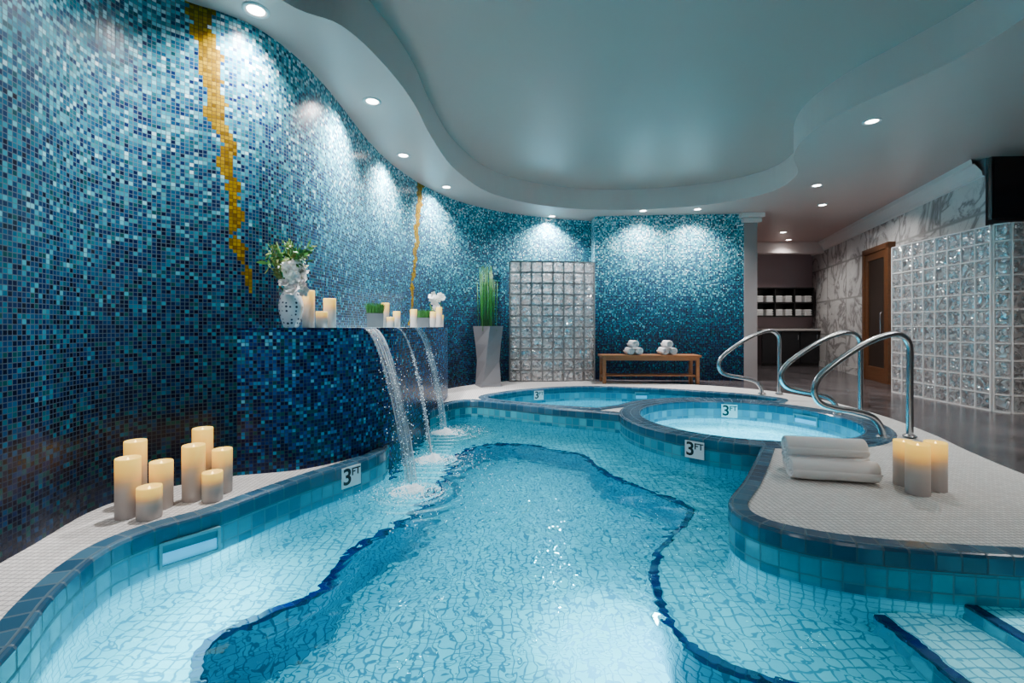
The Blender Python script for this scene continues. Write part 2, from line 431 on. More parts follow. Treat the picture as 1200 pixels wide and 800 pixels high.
# candle wax, flame glow put into its colour and emission towards the top
g = G('candle_wax')
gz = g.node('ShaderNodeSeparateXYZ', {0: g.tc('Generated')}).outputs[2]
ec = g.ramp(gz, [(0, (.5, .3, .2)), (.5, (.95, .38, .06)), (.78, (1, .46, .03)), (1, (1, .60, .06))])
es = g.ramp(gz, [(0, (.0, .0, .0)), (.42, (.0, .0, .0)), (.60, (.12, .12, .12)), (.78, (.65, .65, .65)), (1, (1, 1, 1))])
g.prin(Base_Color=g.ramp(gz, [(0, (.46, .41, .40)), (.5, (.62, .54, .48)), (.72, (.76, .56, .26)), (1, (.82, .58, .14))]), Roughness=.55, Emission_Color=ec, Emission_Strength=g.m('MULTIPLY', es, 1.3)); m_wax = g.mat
def emit(name, col, st):
    g = G(name); e = g.node('ShaderNodeEmission', {0: col, 1: st}); g.surf(e.outputs[0]); return g.mat
m_flame = emit('flame_glow', (1, .66, .2), 8)
m_lens = emit('downlight_lens', (1, .98, .95), 30)
m_plens = emit('pool_lamp_lens', (.8, .97, 1), 30)

# ------------------------------------------------------------------ room shell
struct(strip('wall_left', W, -.05, H+.05, m_mosaic), 'curving mosaic tile wall fading from navy to white with gold streaks')
pb = [Vector((1.55, 9.2)), Vector((1.55, 8.8)), Vector((2.9, 8.69)), Vector((4.25, 8.6))]
struct(strip('wall_back', pb, -.05, H+.05, m_mosaic2), 'blue mosaic tile wall panel behind the bench')
struct(box('trim_1', (4.37, 8.72, H/2), (.24, .26, H), m_plain), 'grey painted end pier beside the mosaic wall', 'pillar')
struct(box('trim_2', (4.37, 8.70, 2.93), (.34, .36, .07), m_white, bevel=.015), 'white moulded cap on the end pier', 'trim')
struct(box('trim_3', (4.37, 8.70, 3.02), (.42, .44, .08), m_white, bevel=.015), 'white moulded cap on the end pier', 'trim')
struct(strip('wall_hall', [(4.46, 8.8), (4.5, 12.4), (8.1, 12.4)], 0, H+.02, m_pinkish), 'muted pink painted wall of the passage')
struct(box('trim_4', (6.3, 11.6, 2.93), (3.6, .25, .28), m_white), 'white painted beam across the passage ceiling', 'beam')
mw = [Vector((7.93, 12.4)), Vector((5.80, 5.75))]
struct(strip('wall_right', mw, 0, H+.02, m_marble), 'white marble slab wall with dark grey veins')
struct(strip('wall_side', [(5.80, 5.75), (7.4, 5.75), (7.4, -1.5), (-1.9, -1.5)], 0, H+.02, m_plain), 'plain grey painted wall')
struct(sweep('trim_5', mw, [(0, 2.84), (-.03, 2.85), (-.035, 2.90), (-.10, 2.99), (-.13, 3.0), (-.14, 3.06)], m_white), 'white crown moulding along the marble wall', 'trim')
struct(sweep('baseboard_right', mw, [(0, .14), (-.02, .14), (-.025, 0)], m_marble), 'marble skirting', 'baseboard')

Dk2 = catmull([(1.54, 8.55), (2.4, 8.32), (3.19, 7.97), (3.85, 7.43), (4.2, 6.55), (4.15, 5.34), (3.9, 4.37), (3.66, 3.77), (3.44, 3.09), (3.3, 2.2), (3.3, -1.5)], 5)
Dk = [p for p in W if p.y < 8.56 and p.x < 0]+Dk2
struct(fill('floor', [(-3, -1.5), (8.3, -1.5), (8.3, 12.5), (-3, 12.5)], [[(p.x, p.y+(.001 if p.y < -1.4 else 0)) for p in Dk]], 0, m_floor), 'dark grey brown wood plank floor', 'floor')
struct(fill('floor_deck', Dk, [M, BS, ringc(1.2)], 0.0, m_deck), 'white small mosaic tile pool deck', 'floor')
TRAY = catmull([(-1.456, 2.97), (-1.17, 3.22), (-1.01, 3.69), (-.91, 4.32), (-.88, 5.1), (-.74, 6.2), (-.27, 7.36), (.74, 8.12), (1.98, 8.32), (3.30, 7.98), (3.95, 7.25), (3.88, 6.4), (3.42, 5.7),
                (3.2, 5.1), (3.2, 4.5), (3.33, 4.02), (3.44, 3.57), (3.42, 3.13), (3.2, 2.2), (2.7, 1.0), (1.8, 0), (.3, -.6), (-1.0, -.2), (-1.7, .8), (-1.75, 2.2)], 6, True)
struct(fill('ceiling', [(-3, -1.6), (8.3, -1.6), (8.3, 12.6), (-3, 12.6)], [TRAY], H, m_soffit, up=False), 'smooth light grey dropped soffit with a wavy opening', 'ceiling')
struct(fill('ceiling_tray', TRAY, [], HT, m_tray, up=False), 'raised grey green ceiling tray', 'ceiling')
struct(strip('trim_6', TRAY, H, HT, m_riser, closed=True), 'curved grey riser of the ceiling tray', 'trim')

# ------------------------------------------------------------------ pool
pool = tag(empty('swimming_pool', (0, 2, -1)), 'free-form indoor pool with teal tile edge and lit aqua water', 'swimming pool')
def P(o, par):
    o.parent = par; o.matrix_parent_inverse = Matrix.Translation(par.location).inverted(); return o
capprof = lambda w: [(w, -.01), (w, .008), (w-.004, .012), (.012, .012), (.003, .008), (-.004, -.004), (-.004, -.075), (.004, -.08)]
P(strip('basin_wall', M, -.24, 0, m_face, True), pool)
P(strip('underwater_wall', M, -.53, -.24, m_uwall, True), pool)
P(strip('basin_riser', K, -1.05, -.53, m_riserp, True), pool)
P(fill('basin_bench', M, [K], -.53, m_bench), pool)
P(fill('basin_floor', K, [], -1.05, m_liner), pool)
P(sweep('bench_trim', K, [(.040, -.529), (.038, -.523), (-.003, -.523), (-.006, -.530), (-.006, -.565)], m_trim, True), pool)
P(sweep('coping', MA, capprof(.1), m_cap), pool)
P(sweep('coping', MC+[Vector((2.35, -.6))], capprof(.1), m_cap), pool)
P(fill('water', M, [], ZW, m_water), pool)
for i, (x0, zt) in enumerate([(1.6, -.36), (1.975, -.225)]):
    P(box('entry_step', ((x0+2.36)/2, .75, (zt-.54)/2), (2.36-x0, 2.66, zt+.54), m_step), pool)
    P(box('step_trim', (x0+.018, .74, zt-.01), (.046, 2.66, .028), m_trim), pool)
    P(box('step_riser', (x0-.004, .74, (zt-.56)/2), (.008, 2.66, zt-.02+.54), m_face), pool)
def disc_fix(name, loc, nrm, r, lens):
    e = empty(name, loc); e.rotation_euler = Vector(nrm).to_track_quat('Z', 'Y').to_euler()
    lathe('bezel', [(r, 0), (r, .012), (r*.85, .016), (r*.8, .008)], m_steel, 24, e)
    lathe('lens', [(0, .007), (r*.82, .007)], lens, 24, e)
    return e
tag(disc_fix('pool_lamp', (.722, 2.30, -.68), (-1, -.25, .1), .06, m_plens), 'small round underwater pool lamp in steel ring', 'lamp')
for q in [(-.15, 2.15), (.4, 1.95), (.1, 3.9)]:
    tag(disc_fix('floor_drain', (q[0], q[1], -1.048), (0, 0, 1), .035, m_white), 'small round white return fitting on the pool floor', 'pool fitting')

spa = tag(empty('hot_tub', (SC.x, SC.y, -.9)), 'round hot tub with teal tile rim and glowing water', 'hot tub')
rc_ = ringc(RI)
P(strip('basin_wall', rc_, -.24, .0, m_face, True), spa)
P(strip('underwater_wall', rc_, -.5, -.24, m_uwall, True), spa)
P(fill('basin_bench', rc_, [ringc(.68)], -.5, m_uwall), spa)
P(strip('basin_riser', ringc(.68), -.9, -.5, m_uwall, True), spa)
P(fill('basin_floor', ringc(.68), [], -.9, m_uwall), spa)
P(sweep('coping', rc_, [(.0, -.08), (.004, -.075), (.004, 0), (-.004, .012), (-.222, .012), (-.234, .004), (-.234, -.075), (-.228, -.08)], m_cap, True), spa)
P(fill('water', rc_, [], -.2, m_water), spa)
spb = tag(empty('hot_tub', (1.6, 6.7, -.9)), 'long curved hot tub with dark blue coping', 'hot tub')
P(strip('basin_wall', BS, -.24, 0, m_face, True), spb)
P(strip('underwater_wall', BS, -.7, -.24, m_uwall, True), spb)
P(fill('basin_floor', BS, [], -.7, m_bench), spb)
sa = sum(a.x*b.y-b.x*a.y for a, b in zip(BS, BS[1:]+BS[:1]))
sg = -1 if sa > 0 else 1
P(sweep('coping', BS, [(sg*a, b) for a, b in capprof(.13)], m_cap, True), spb)
P(fill('water', BS, [], ZW, m_water), spb)

# ------------------------------------------------------------------ waterfall ledge
ledge = tag(empty('waterfall_ledge', (-1.3, 4.8, 0)), 'dark blue mosaic ledge bulging from the wall with water outlets', 'water feature')
P(strip('ledge_face', BOXF, -.5, .985, m_mosaic3), ledge)
wseg = [p for p in W if 3.1 < p.y < 7.4 and p.x < -1.0]
P(fill('ledge_top', BOXF+wseg[::-1], [], .985, m_mosaic3), ledge)
P(sweep('ledge_lip', BOXF, [(.03, .986), (-.001, .988), (-.002, .985), (-.002, .975), (0, .973)], m_mosaic3), ledge)

g = G('water_sheet_film')
uvn = g.node('ShaderNodeMapping', {0: g.tc('UV'), 3: (9, 1.3, 1)}).outputs[0]
sn = g.noise(uvn, 1, 4, .55, .3)
uy = g.node('ShaderNodeSeparateXYZ', {0: g.tc('UV')}).outputs[1]
al = g.m('MULTIPLY', g.mr(sn, .40, .72), g.m('ADD', .35, g.m('MULTIPLY', uy, .35)))
tr = g.node('ShaderNodeBsdfTransparent'); pw = g.node('ShaderNodeBsdfPrincipled', {'Base Color': (.85, .95, 1), 'Roughness': .1, 'Emission Color': (.7, .9, 1), 'Emission Strength': .15})
gs = g.node('ShaderNodeBsdfGlossy', {'Roughness': .05, 'Normal': g.bump(sn, 1, .02)})
x1 = g.node('ShaderNodeMixShader', {0: .20, 1: tr.outputs[0], 2: gs.outputs[0]})
x2 = g.node('ShaderNodeMixShader', {0: al, 1: x1.outputs[0], 2: pw.outputs[0]})
g.surf(x2.outputs[0]); m_sheet = g.mat
def waterfall(S, L, w, n, lab):
    e = tag(empty('waterfall', (L[0], L[1], ZW)), lab, 'waterfall', 'waterfalls from the mosaic ledge')
    S = Vector(S); Lv = Vector(L); dirv = (Lv-S).normalized(); tn = Vector((-dirv.y, dirv.x))
    A = Acc()
    for i in range(n):
        q = (i+.5)/n-.5
        ph = random.random()*6; am = random.uniform(.002, .007); ext = random.uniform(.96, 1.04); spread = random.uniform(.4, .7)
        pts = []; rr = []
        end = random.uniform(.9, 1.0); R0 = random.uniform(.0014, .003)
        for k in range(26):
            t_ = k/25*end
            h = S+tn*q*w*(1+t_*(spread-.7))+(Lv-S)*t_*ext
            z = .985-(.985-ZW)*t_*t_
            pts.append((h.x-Lv.x+am*sin(ph+t_*11)*t_, h.y-Lv.y+am*cos(ph*2+t_*9)*t_, z-ZW))
            rr.append(R0*(1+.3*sin(ph+t_*17)))
        A.add(*tube_data(pts, rr, 5))
    vs = []; fs = []; nu, nt_ = 12, 24
    for k in range(nt_+1):
        t_ = k/nt_*.97
        for u in range(nu+1):
            q = u/nu-.5; h = S+tn*q*w*(1-t_*.18)+(Lv-S)*t_*(1+.03*sin(u*2.1+t_*9)*t_)
            vs.append((h.x-Lv.x, h.y-Lv.y, .985-(.985-ZW)*t_*t_-ZW))
    for k in range(nt_):
        for u in range(nu): a = k*(nu+1)+u; fs.append((a, a+1, a+nu+2, a+nu+1))
    mesh('water_sheet', vs, fs, m_sheet, [(.0+(i % (nu+1))/nu, (i//(nu+1))/nt_) for i in range(len(vs))], e, True)
    A.obj('water_stream', m_fall, e)
    B = Acc()
    for i in range(280):
        t_ = random.uniform(.25, 1.02)**.6; q = random.gauss(0, .42)
        h = S+tn*q*w*(1+t_*.3)+(Lv-S)*t_*random.uniform(.91, 1.08)
        z = .985-(.985-ZW)*t_*t_+random.gauss(0, .012)
        if z < ZW+.005: z = ZW+.01
        B.add(*ico(random.uniform(.0015, .0045), (h.x-Lv.x, h.y-Lv.y, z-ZW), 1))
    B.obj('water_droplets', m_foam, e)['kind'] = 'stuff'
    F = Acc(); sc = w/.12
    for i in range(1700):
        a = random.uniform(0, 2*pi); r = abs(random.gauss(0, .13*sc))
        hgt = max(0, .06*(1-r*9/sc))*random.random()
        F.add(*ico(random.uniform(.0015, .0055)*(1.25-min(r*3, .9)), (r*1.4*cos(a)+.02*sin(r*60), r*1.1*sin(a), hgt), 1))
    for i in range(300):
        a = random.uniform(0, 2*pi); r = random.uniform(.15, .65)*sc
        F.add(*ico(random.uniform(.0015, .0045), (r*cos(a)+.1, r*sin(a), .0), 1))
    F.obj('splash_foam', m_foam, e)['kind'] = 'stuff'
for (S, L, w_), n, lab in zip(FALLS, (11, 8, 7), ('broad sheet of falling water breaking into drops', 'middle sheet of falling water from the ledge', 'narrow sheet of falling water from the ledge end')):
    waterfall(S, L, w_, n, lab)

# ------------------------------------------------------------------ depth markers and skimmers
def text_mesh(name, body, size, mat, parent, loc):
    cu = bpy.data.curves.new(name, 'FONT'); cu.body = body; cu.size = size; cu.extrude = .0008; cu.align_x = 'CENTER'; cu.align_y = 'CENTER'; cu.offset = size*.02
    to = bpy.data.objects.new('tmp', cu); COL.objects.link(to)
    bpy.context.view_layer.update()
    me = bpy.data.meshes.new_from_object(to.evaluated_get(bpy.context.evaluated_depsgraph_get()))
    bpy.data.objects.remove(to)
    me.materials.clear(); me.materials.append(mat)
    o = bpy.data.objects.new(name, me); o.location = loc; o.rotation_euler = (pi/2, 0, 0); link(o, parent); return o
def sign(loc, nrm, s, lab):
    e = empty('depth_marker', loc); e.rotation_euler[2] = atan2(nrm[1], nrm[0])+pi/2
    box('marker_tile', (0, -.004, 0), (s*1.12, .008, s), m_ceramic, e, bevel=.001)
    text_mesh('numeral', '3', s*1.1, m_ink, e, (-s*.25, -.009, -s*.0))
    text_mesh('unit_lettering', 'FT', s*.50, m_ink, e, (s*.26, -.009, s*.20))
    tag(e, lab, 'sign', 'pool depth markers')
sign((-1.155, 3.365, -.075), (.84, -.54), .145, 'square white depth tile reading 3 FT by the waterfall')
d_ = Vector((-.68, -.735)); q = SC+d_*(RO+.008)
sign((q.x, q.y, -.09), d_, .15, 'square white depth tile reading 3 FT on the hot tub outside')
d_ = Vector((.31, .95)).normalized(); q = SC+d_*(RI-.008)
sign((q.x, q.y, -.105), -d_, .17, 'square white depth tile reading 3 FT inside the round tub')
sign((.42, 7.365, -.085), (.25, -.97), .14, 'square white depth tile reading 3 FT inside the long tub')
m_skin = simple('skimmer_recess_shade', (.02, .16, .22), .4)  # shade of the recess painted as a dark flat panel
m_skw = simple('skimmer_water_glow', (.04, .55, .85), .1, Emission_Color=(.0, .5, .85), Emission_Strength=.5)  # emission stands in for lit water inside the opening
m_skf = simple('skimmer_frame', (.10, .30, .36), .4)
def skim(loc, nrm, w, h):
    e = empty('pool_skimmer', loc); e.rotation_euler[2] = atan2(nrm[1], nrm[0])+pi/2
    for n_, c_, s_ in (('frame_bar', (0, -.006, h/2), (w+.03, .022, .014)), ('frame_bar', (0, -.006, -h/2), (w+.03, .022, .014)), ('frame_bar', (-w/2-.008, -.006, 0), (.014, .022, h)), ('frame_bar', (w/2+.008, -.006, 0), (.014, .022, h))):
        box(n_, c_, s_, m_skf, e)
    box('recess_shade_panel', (0, -.001, 0), (w, .004, h), m_skin, e)
    box('water_glow_panel', (0, -.004, -h*.2), (w, .004, h*.55), m_skw, e)
    tag(e, 'rectangular skimmer opening set in the pool tile', 'pool skimmer', 'pool skimmers')
skim((-1.655, 2.415, -.135), (.76, -.65), .24, .115)
skim((2.1, 7.455, -.11), (-.1, -1), .26, .10)
d_ = Vector((.93, .42)).normalized(); q = SC+d_*(RI-.012); skim((q.x, q.y, -.11), -d_, .26, .10)

# ------------------------------------------------------------------ handrails
def rail(px, py, ang=pi, lab=''):
    e = tag(empty('handrail', (px, py, 0), ang), lab, 'handrail', 'steel pool handrails')
    pr = [(0, 0), (0, .3), (0, .60), (0, .80), (.035, .885), (.12, .93), (.23, .915), (.38, .86), (.56, .76), (.74, .635), (.85, .53), (.885, .42), (.83, .32), (.70, .275), (.50, .24), (.35, .19), (.27, .10), (.25, 0)]
    pts = catmull([Vector((a, 0, b)) for a, b in pr], 6)
    vs, fs = tube_data([tuple(p) for p in pts], .027, 16)
    mesh('rail_tube', vs, fs, m_steel, None, e, True)
    for x in (0, .25):
        lathe('floor_flange', [(.027, .022), (.036, .02), (.052, .008), (.054, 0.008), (.054, .0)], m_steel, 20, e, (x, 0, 0.012))
rail(3.56, 4.2, ang=pi+.05, lab='curved steel handrail beside the round hot tub')
rail(3.92, 5.28, ang=pi-.02, lab='curved steel handrail at the far side of the round tub')
rail(3.90, 6.85, ang=pi, lab='curved steel handrail by the long hot tub')

# ------------------------------------------------------------------ candles
def candle(x, y, z, r, h, lab, grp):
    e = tag(empty('pillar_candle', (x, y, z)), lab, 'candle', grp)
    lathe('wax_body', [(0, 0), (r*.97, 0), (r, .004), (r, h*.5), (r, h-.006), (r*.97, h), (r*.88, h-.001), (r*.80, h-.012), (r*.5, h-.02), (0, h-.022)], m_wax, 32, e)
    lathe('flame', [(0, h-.022), (.004, h-.02), (.006, h-.012), (.004, h-.004), (0, h+.004)], m_flame, 10, e)
g1 = 'cream pillar candles on the white deck'
for a in [(-2.018, 2.466, .056, .31, 'tall'), (-2.11, 2.63, .053, .36, 'tall'), (-1.893, 2.45, .056, .165, 'short'), (-1.935, 2.59, .055, .256, 'medium'),
          (-1.838, 2.71, .058, .315, 'tall'), (-1.885, 2.86, .055, .38, 'tallest'), (-1.72, 2.695, .052, .165, 'short'), (-1.75, 2.835, .054, .26, 'medium')]:
    candle(a[0], a[1], .0, a[2], a[3], a[4]+' glowing cream pillar candle on the white tile deck', g1)
g2 = 'cream pillar candles beside the rolled towels'
for a in [(2.42, 2.80, .060, .30), (2.47, 2.96, .054, .28), (2.585, 2.865, .057, .295)]:
    candle(a[0], a[1], 0, a[2], a[3], 'glowing cream pillar candle beside the rolled towels', g2)
g3 = 'cream pillar candles on the mosaic ledge'
ZL = .988
for a in [(-1.535, 3.54, .044, .28), (-1.41, 3.63, .046, .225), (-1.415, 3.49, .042, .12), (-1.22, 4.52, .037, .235), (-1.12, 4.33, .036, .095), (-1.10, 5.25, .038, .20),
          (-1.03, 6.12, .04, .20), (-1.0, 6.42, .042, .27), (-1.02, 6.72, .04, .17), (-1.16, 4.72, .036, .16)]:
    candle(a[0], a[1], ZL, a[2], a[3], ('short' if a[3] < .15 else 'slim')+' glowing cream candle on the mosaic ledge', g3)

# ------------------------------------------------------------------ plants
def blades(n, rad, h, mat, name, par, z=0, w=.004, lean=.25):
    A = Acc()
    for i in range(n):
        x, y = random.uniform(-rad, rad), random.uniform(-rad, rad); a = random.uniform(0, 2*pi); hh_ = h*random.uniform(.75, 1.1)
        lx, ly = random.gauss(0, lean)*h*.5+x*.25, random.gauss(0, lean)*h*.5+y*.25; dx, dy = cos(a)*w, sin(a)*w
        A.add([(x-dx, y-dy, z), (x+dx, y+dy, z), (x+lx*.4+dx*.7, y+ly*.4+dy*.7, z+hh_*.55), (x+lx*.4-dx*.7, y+ly*.4-dy*.7, z+hh_*.55), (x+lx, y+ly, z+hh_)], [(0, 1, 2, 3), (3, 2, 4)])
    return A.obj(name, mat, par, False)
def grasspot(x, y, s, h, rz):
    e = tag(empty('potted_grass', (x, y, ZL), rz), 'square graphite pot filled with short green grass', 'potted plant', 'grass pots on the ledge')
    t_ = s/2; b_ = s*.46; w_ = .008
    vs = [(-b_, -b_, 0), (b_, -b_, 0), (b_, b_, 0), (-b_, b_, 0), (-t_, -t_, h), (t_, -t_, h), (t_, t_, h), (-t_, t_, h), (-t_+w_, -t_+w_, h), (t_-w_, -t_+w_, h), (t_-w_, t_-w_, h), (-t_+w_, t_-w_, h), (-t_+w_, -t_+w_, h-.015), (t_-w_, -t_+w_, h-.015), (t_-w_, t_-w_, h-.015), (-t_+w_, t_-w_, h-.015)]
    fs = [(0, 3, 2, 1)]+[(i, (i+1) % 4, 4+(i+1) % 4, 4+i) for i in range(4)]+[(4+i, 4+(i+1) % 4, 8+(i+1) % 4, 8+i) for i in range(4)]+[(8+i, 8+(i+1) % 4, 12+(i+1) % 4, 12+i) for i in range(4)]+[(12, 13, 14, 15)]
    mesh('pot', vs, fs, m_grey, None, e); blades(520, t_-w_-.002, .11, m_leaf, 'grass', e, h-.016)
grasspot(-1.26, 4.32, .15, .13, .3); grasspot(-1.09, 5.75, .15, .115, .2)

def petal_bloom(A, c, r, n=6, layers=2):
    base = Vector(c); ax = Vector((random.gauss(.3, .5), random.gauss(-.8, .4), random.gauss(.35, .4))).normalized()
    q = ax.to_track_quat('Z', 'Y')
    for L in range(layers):
        for i in range(n-L):
            a = 2*pi*i/(n-L)+L*.5; rr = r*(1-.30*L); cup = .25+.45*L
            grid = []
            for u in range(5):
                for v in range(5):
                    t_ = u/4; s_ = (v/4-.5)
                    wd = rr*.95*sin(pi*min(1, .12+t_*.82))**.6
                    x = t_*rr; y = s_*wd; z = cup*rr*t_*t_+.25*rr*(s_*2)**2*(.4)-.12*rr*t_**4
                    p_ = Vector((x*cos(a)-y*sin(a), x*sin(a)+y*cos(a), z)); grid.append(tuple(base+q@p_))
            A.add(grid, [(u*5+v, u*5+v+1, u*5+v+6, u*5+v+5) for u in range(4) for v in range(4)])
def leaf(A, a, b, w):
    a = Vector(a); b = Vector(b); t_ = (b-a); side = t_.cross(Vector((random.gauss(0, 1), random.gauss(0, 1), random.gauss(0, 1)))).normalized()
    nn = t_.cross(side).normalized(); vs = []
    for i in range(5):
        f = i/4; ww = w*sin(pi*(.08+.9*f)); c = a+t_*f+nn*(.12*t_.length*sin(pi*f)); vs += [tuple(c-side*ww), tuple(c+side*ww)]
    A.add(vs, [(2*i, 2*i+1, 2*i+3, 2*i+2) for i in range(4)])
vx, vy = -1.60, 3.40
v = lathe('vase', [(0, 0), (.045, 0), (.052, .01), (.068, .06), (.083, .13), (.084, .17), (.070, .23), (.052, .265), (.050, .275), (.058, .29), (.053, .29), (.045, .275), (.047, .265), (.0, .2)], m_vase, 36, None, (vx, vy, ZL))
tag(v, 'white ceramic vase covered in dark oval spots', 'vase')
bq = tag(empty('flower_bouquet', (vx, vy, ZL+.22)), 'bouquet of white blooms with green foliage in the spotted vase', 'flowers')
S_ = Acc(); Lf = Acc(); L2 = Acc(); Fl = Acc()
def keep(p):
    p = Vector(p); p.y = max(-.24, min(.10, p.y)); p.x = max(p.x, -.05+.42*min(p.y, 0)); return p
for i in range(34):
    a = random.uniform(0, 2*pi); r = random.uniform(.06, .20); h = random.uniform(.14, .42)*(1.1-r*1.4)
    tip = keep((r*cos(a)-.03, r*sin(a)*.9-.05, h+.04)); S_.add(*tube_data([(0, 0, 0), (tip.x*.15, tip.y*.15, .08), tuple(tip*.65+Vector((0, 0, h*.08))), tuple(tip)], .0022, 5))
    for k in range(12):
        f = random.uniform(.4, 1); p0 = tip*f; d_ = Vector((random.gauss(.1, .9), random.gauss(-.3, .8), random.gauss(.3, .8))).normalized()*random.uniform(.035, .08)
        leaf(random.choice([Lf, L2]), p0, keep(p0+d_)+Vector((.001, 0, .001)), random.uniform(.006, .014))
for c in [(.05, -.10, .15), (.10, -.10, .08), (.02, -.13, .10), (.11, -.05, .16), (.05, -.13, .18), (.13, -.09, .12), (.02, -.11, .20), (.07, -.13, .05), (.12, -.06, .05), (.08, -.10, .22), (.08, -.13, .13), (.13, -.06, .19)]:
    petal_bloom(Fl, c, random.uniform(.048, .060), 6, 3)
S_.obj('flower_stem', m_stem, bq)['kind'] = 'stuff'; Lf.obj('leaf_cluster', m_leaf, bq, False)['kind'] = 'stuff'; L2.obj('olive_leaf_cluster', m_leaf2, bq, False)['kind'] = 'stuff'; Fl.obj('bloom_cluster', m_petal, bq)['kind'] = 'stuff'
oc = tag(empty('potted_orchid', (-1.10, 6.70, ZL)), 'white orchid with arching stems in a small pot', 'potted plant')
lathe('pot', [(0, 0), (.05, 0), (.065, .12), (.06, .12), (.055, .1), (0, .1)], m_grey, 24, oc)
S_ = Acc(); Lf = Acc(); Fl = Acc()
for sx in (-1, 1):
    pts = [(0, 0, .1), (.02*sx, -.01, .28), (.04*sx+.01, -.03, .42), (.08*sx+.03, -.05, .44)]
    pp = catmull([Vector(p) for p in pts], 5); S_.add(*tube_data([tuple(p) for p in pp], .003, 5))
    for k in range(5, 16): petal_bloom(Fl, tuple(pp[k]+Vector((random.gauss(.01, .015), -.02, random.uniform(-.03, .03)))), .05, 5, 1)
for i in range(14):
    a = i*pi/7; leaf(Lf, (0, 0, .1), (.10*cos(a)+.02, .10*sin(a)-.05, .14+.22*random.random()), .022)
S_.obj('flower_stem', m_stem, oc)['kind'] = 'stuff'; Lf.obj('leaf_cluster', m_leaf, oc, False)['kind'] = 'stuff'; Fl.obj('bloom_cluster', m_petal, oc)['kind'] = 'stuff'
pl = tag(empty('potted_reeds', (-.40, 7.86, 0), .35), 'tall faceted grey planter with upright green reeds', 'potted plant')
def sq(w, z, tw):
    return [(w/2*sqrt(2)*cos(pi/4+i*pi/2+tw), w/2*sqrt(2)*sin(pi/4+i*pi/2+tw), z) for i in range(4)]
rings = [sq(.36, 0, 0), sq(.33, .06, .05), sq(.27, .42, .3), sq(.30, .7, .45), sq(.36, 1.0, .6), sq(.33, 1.0, .6), sq(.31, .93, .6)]
vs = [p for r_ in rings for p in r_]; fs = [(3, 2, 1, 0)]
for k in range(len(rings)-1):
    for i in range(4): fs.append((k*4+i, k*4+(i+1) % 4, k*4+4+(i+1) % 4, k*4+4+i))
fs.append(tuple(24+i for i in range(4)))
m_plant = simple('matte_grey_planter', (.15, .15, .16), .6)
mesh('pot', vs, fs, m_plant, None, pl)
A = Acc()
for i in range(48):
    x, y = random.uniform(-.14, .14), random.uniform(-.14, .14); h = random.uniform(.78, 1.08)
    lx, ly = x*.10+random.gauss(0, .012), y*.10+random.gauss(0, .012)
    A.add(*tube_data([(x, y, .92), (x+lx*.3, y+ly*.3, .92+h*.5), (x+lx, y+ly, .92+h)], .0048, 5))
A.obj('reed_cluster', m_stem, pl)['kind'] = 'stuff'

# ------------------------------------------------------------------ towels
def towel_mesh(R, Lg, turns=3, sq_=.88, seed=0):
    rnd = random.Random(seed)
    N = turns*26; th = .80*(R-.012)/turns; vs = []; fs = []
    prof = [(-Lg/2, .5), (-Lg/2+.006, .85), (-Lg/2+.018, 1), (-Lg/4, 1.0), (0, 1.01), (Lg/4, 1.0), (Lg/2-.018, 1), (Lg/2-.006, .85), (Lg/2, .5)]
    jit = [rnd.gauss(0, .0035) for _ in range(turns*2+2)]
    for i in range(N+1):
        a = 2*pi*turns*i/N; r = .012+(R-.012)*i/N; t_ = th if i < N-2 else th*(N-i+1.4)/3.4
        jx = jit[int(i/N*turns*2)]
        ring = []
        for x, f in prof: rr_ = r-th*(1-f)*.5+.0022*sin(x*31+a*3+seed); ring.append((x+jx, rr_*cos(a), rr_*sin(a)*sq_))
        for x, f in prof[::-1]: ri = max(.002, r-t_+th*(1-f)*.5); ring.append((x+jx, ri*cos(a), ri*sin(a)*sq_))
        vs += ring
    k = len(prof)*2
    for i in range(N):
        for j in range(k): fs.append((i*k+j, i*k+(j+1) % k, (i+1)*k+(j+1) % k, (i+1)*k+j))
    fs.append(tuple(range(k))); fs.append(tuple(N*k+j for j in range(k))[::-1])
    me = bpy.data.meshes.new('rolled_towel'); me.from_pydata(vs, [], fs); me.materials.append(m_towel)
    bm = bmesh.new(); bm.from_mesh(me); bmesh.ops.recalc_face_normals(bm, faces=bm.faces); bm.to_mesh(me); bm.free()
    me.polygons.foreach_set('use_smooth', [True]*len(me.polygons)); return me
def towel(me, loc, rz, flip, lab, grp):
    o = bpy.data.objects.new('rolled_towel', me); o.location = loc; o.rotation_euler = (0, 0, rz+(pi if flip else 0)); link(o); tag(o, lab, 'towel', grp)
R_ = .086; q_ = .90
cx, cy, rz = 2.08, 3.13, -.22
towel(towel_mesh(R_, .50, 3, q_, 1), (cx-.01, cy-.090, R_*q_), rz, True, 'thick white rolled towel on the white tile deck', 'rolled towels on the deck')
towel(towel_mesh(R_, .50, 3, q_, 2), (cx+.07, cy+.094, R_*q_), rz-.05, True, 'thick white rolled towel on the white tile deck', 'rolled towels on the deck')
towel(towel_mesh(R_, .47, 3, .84, 3), (cx-.01, cy-.01, R_*q_+.126), rz-.03, True, 'thick white rolled towel lying on two other rolls', 'rolled towels on the deck')
tsm = towel_mesh(.07, .32, 3, 1.0, 5)
for bx in (2.14, 2.74):
    for dx, dz in ((-.072, .07), (.072, .07), (0, .192)):
        towel(tsm, (bx+dx, 8.30, .500+dz), pi/2+random.uniform(-.05, .05), False, 'white rolled towel stacked on the wooden bench', 'rolled towels on the bench')

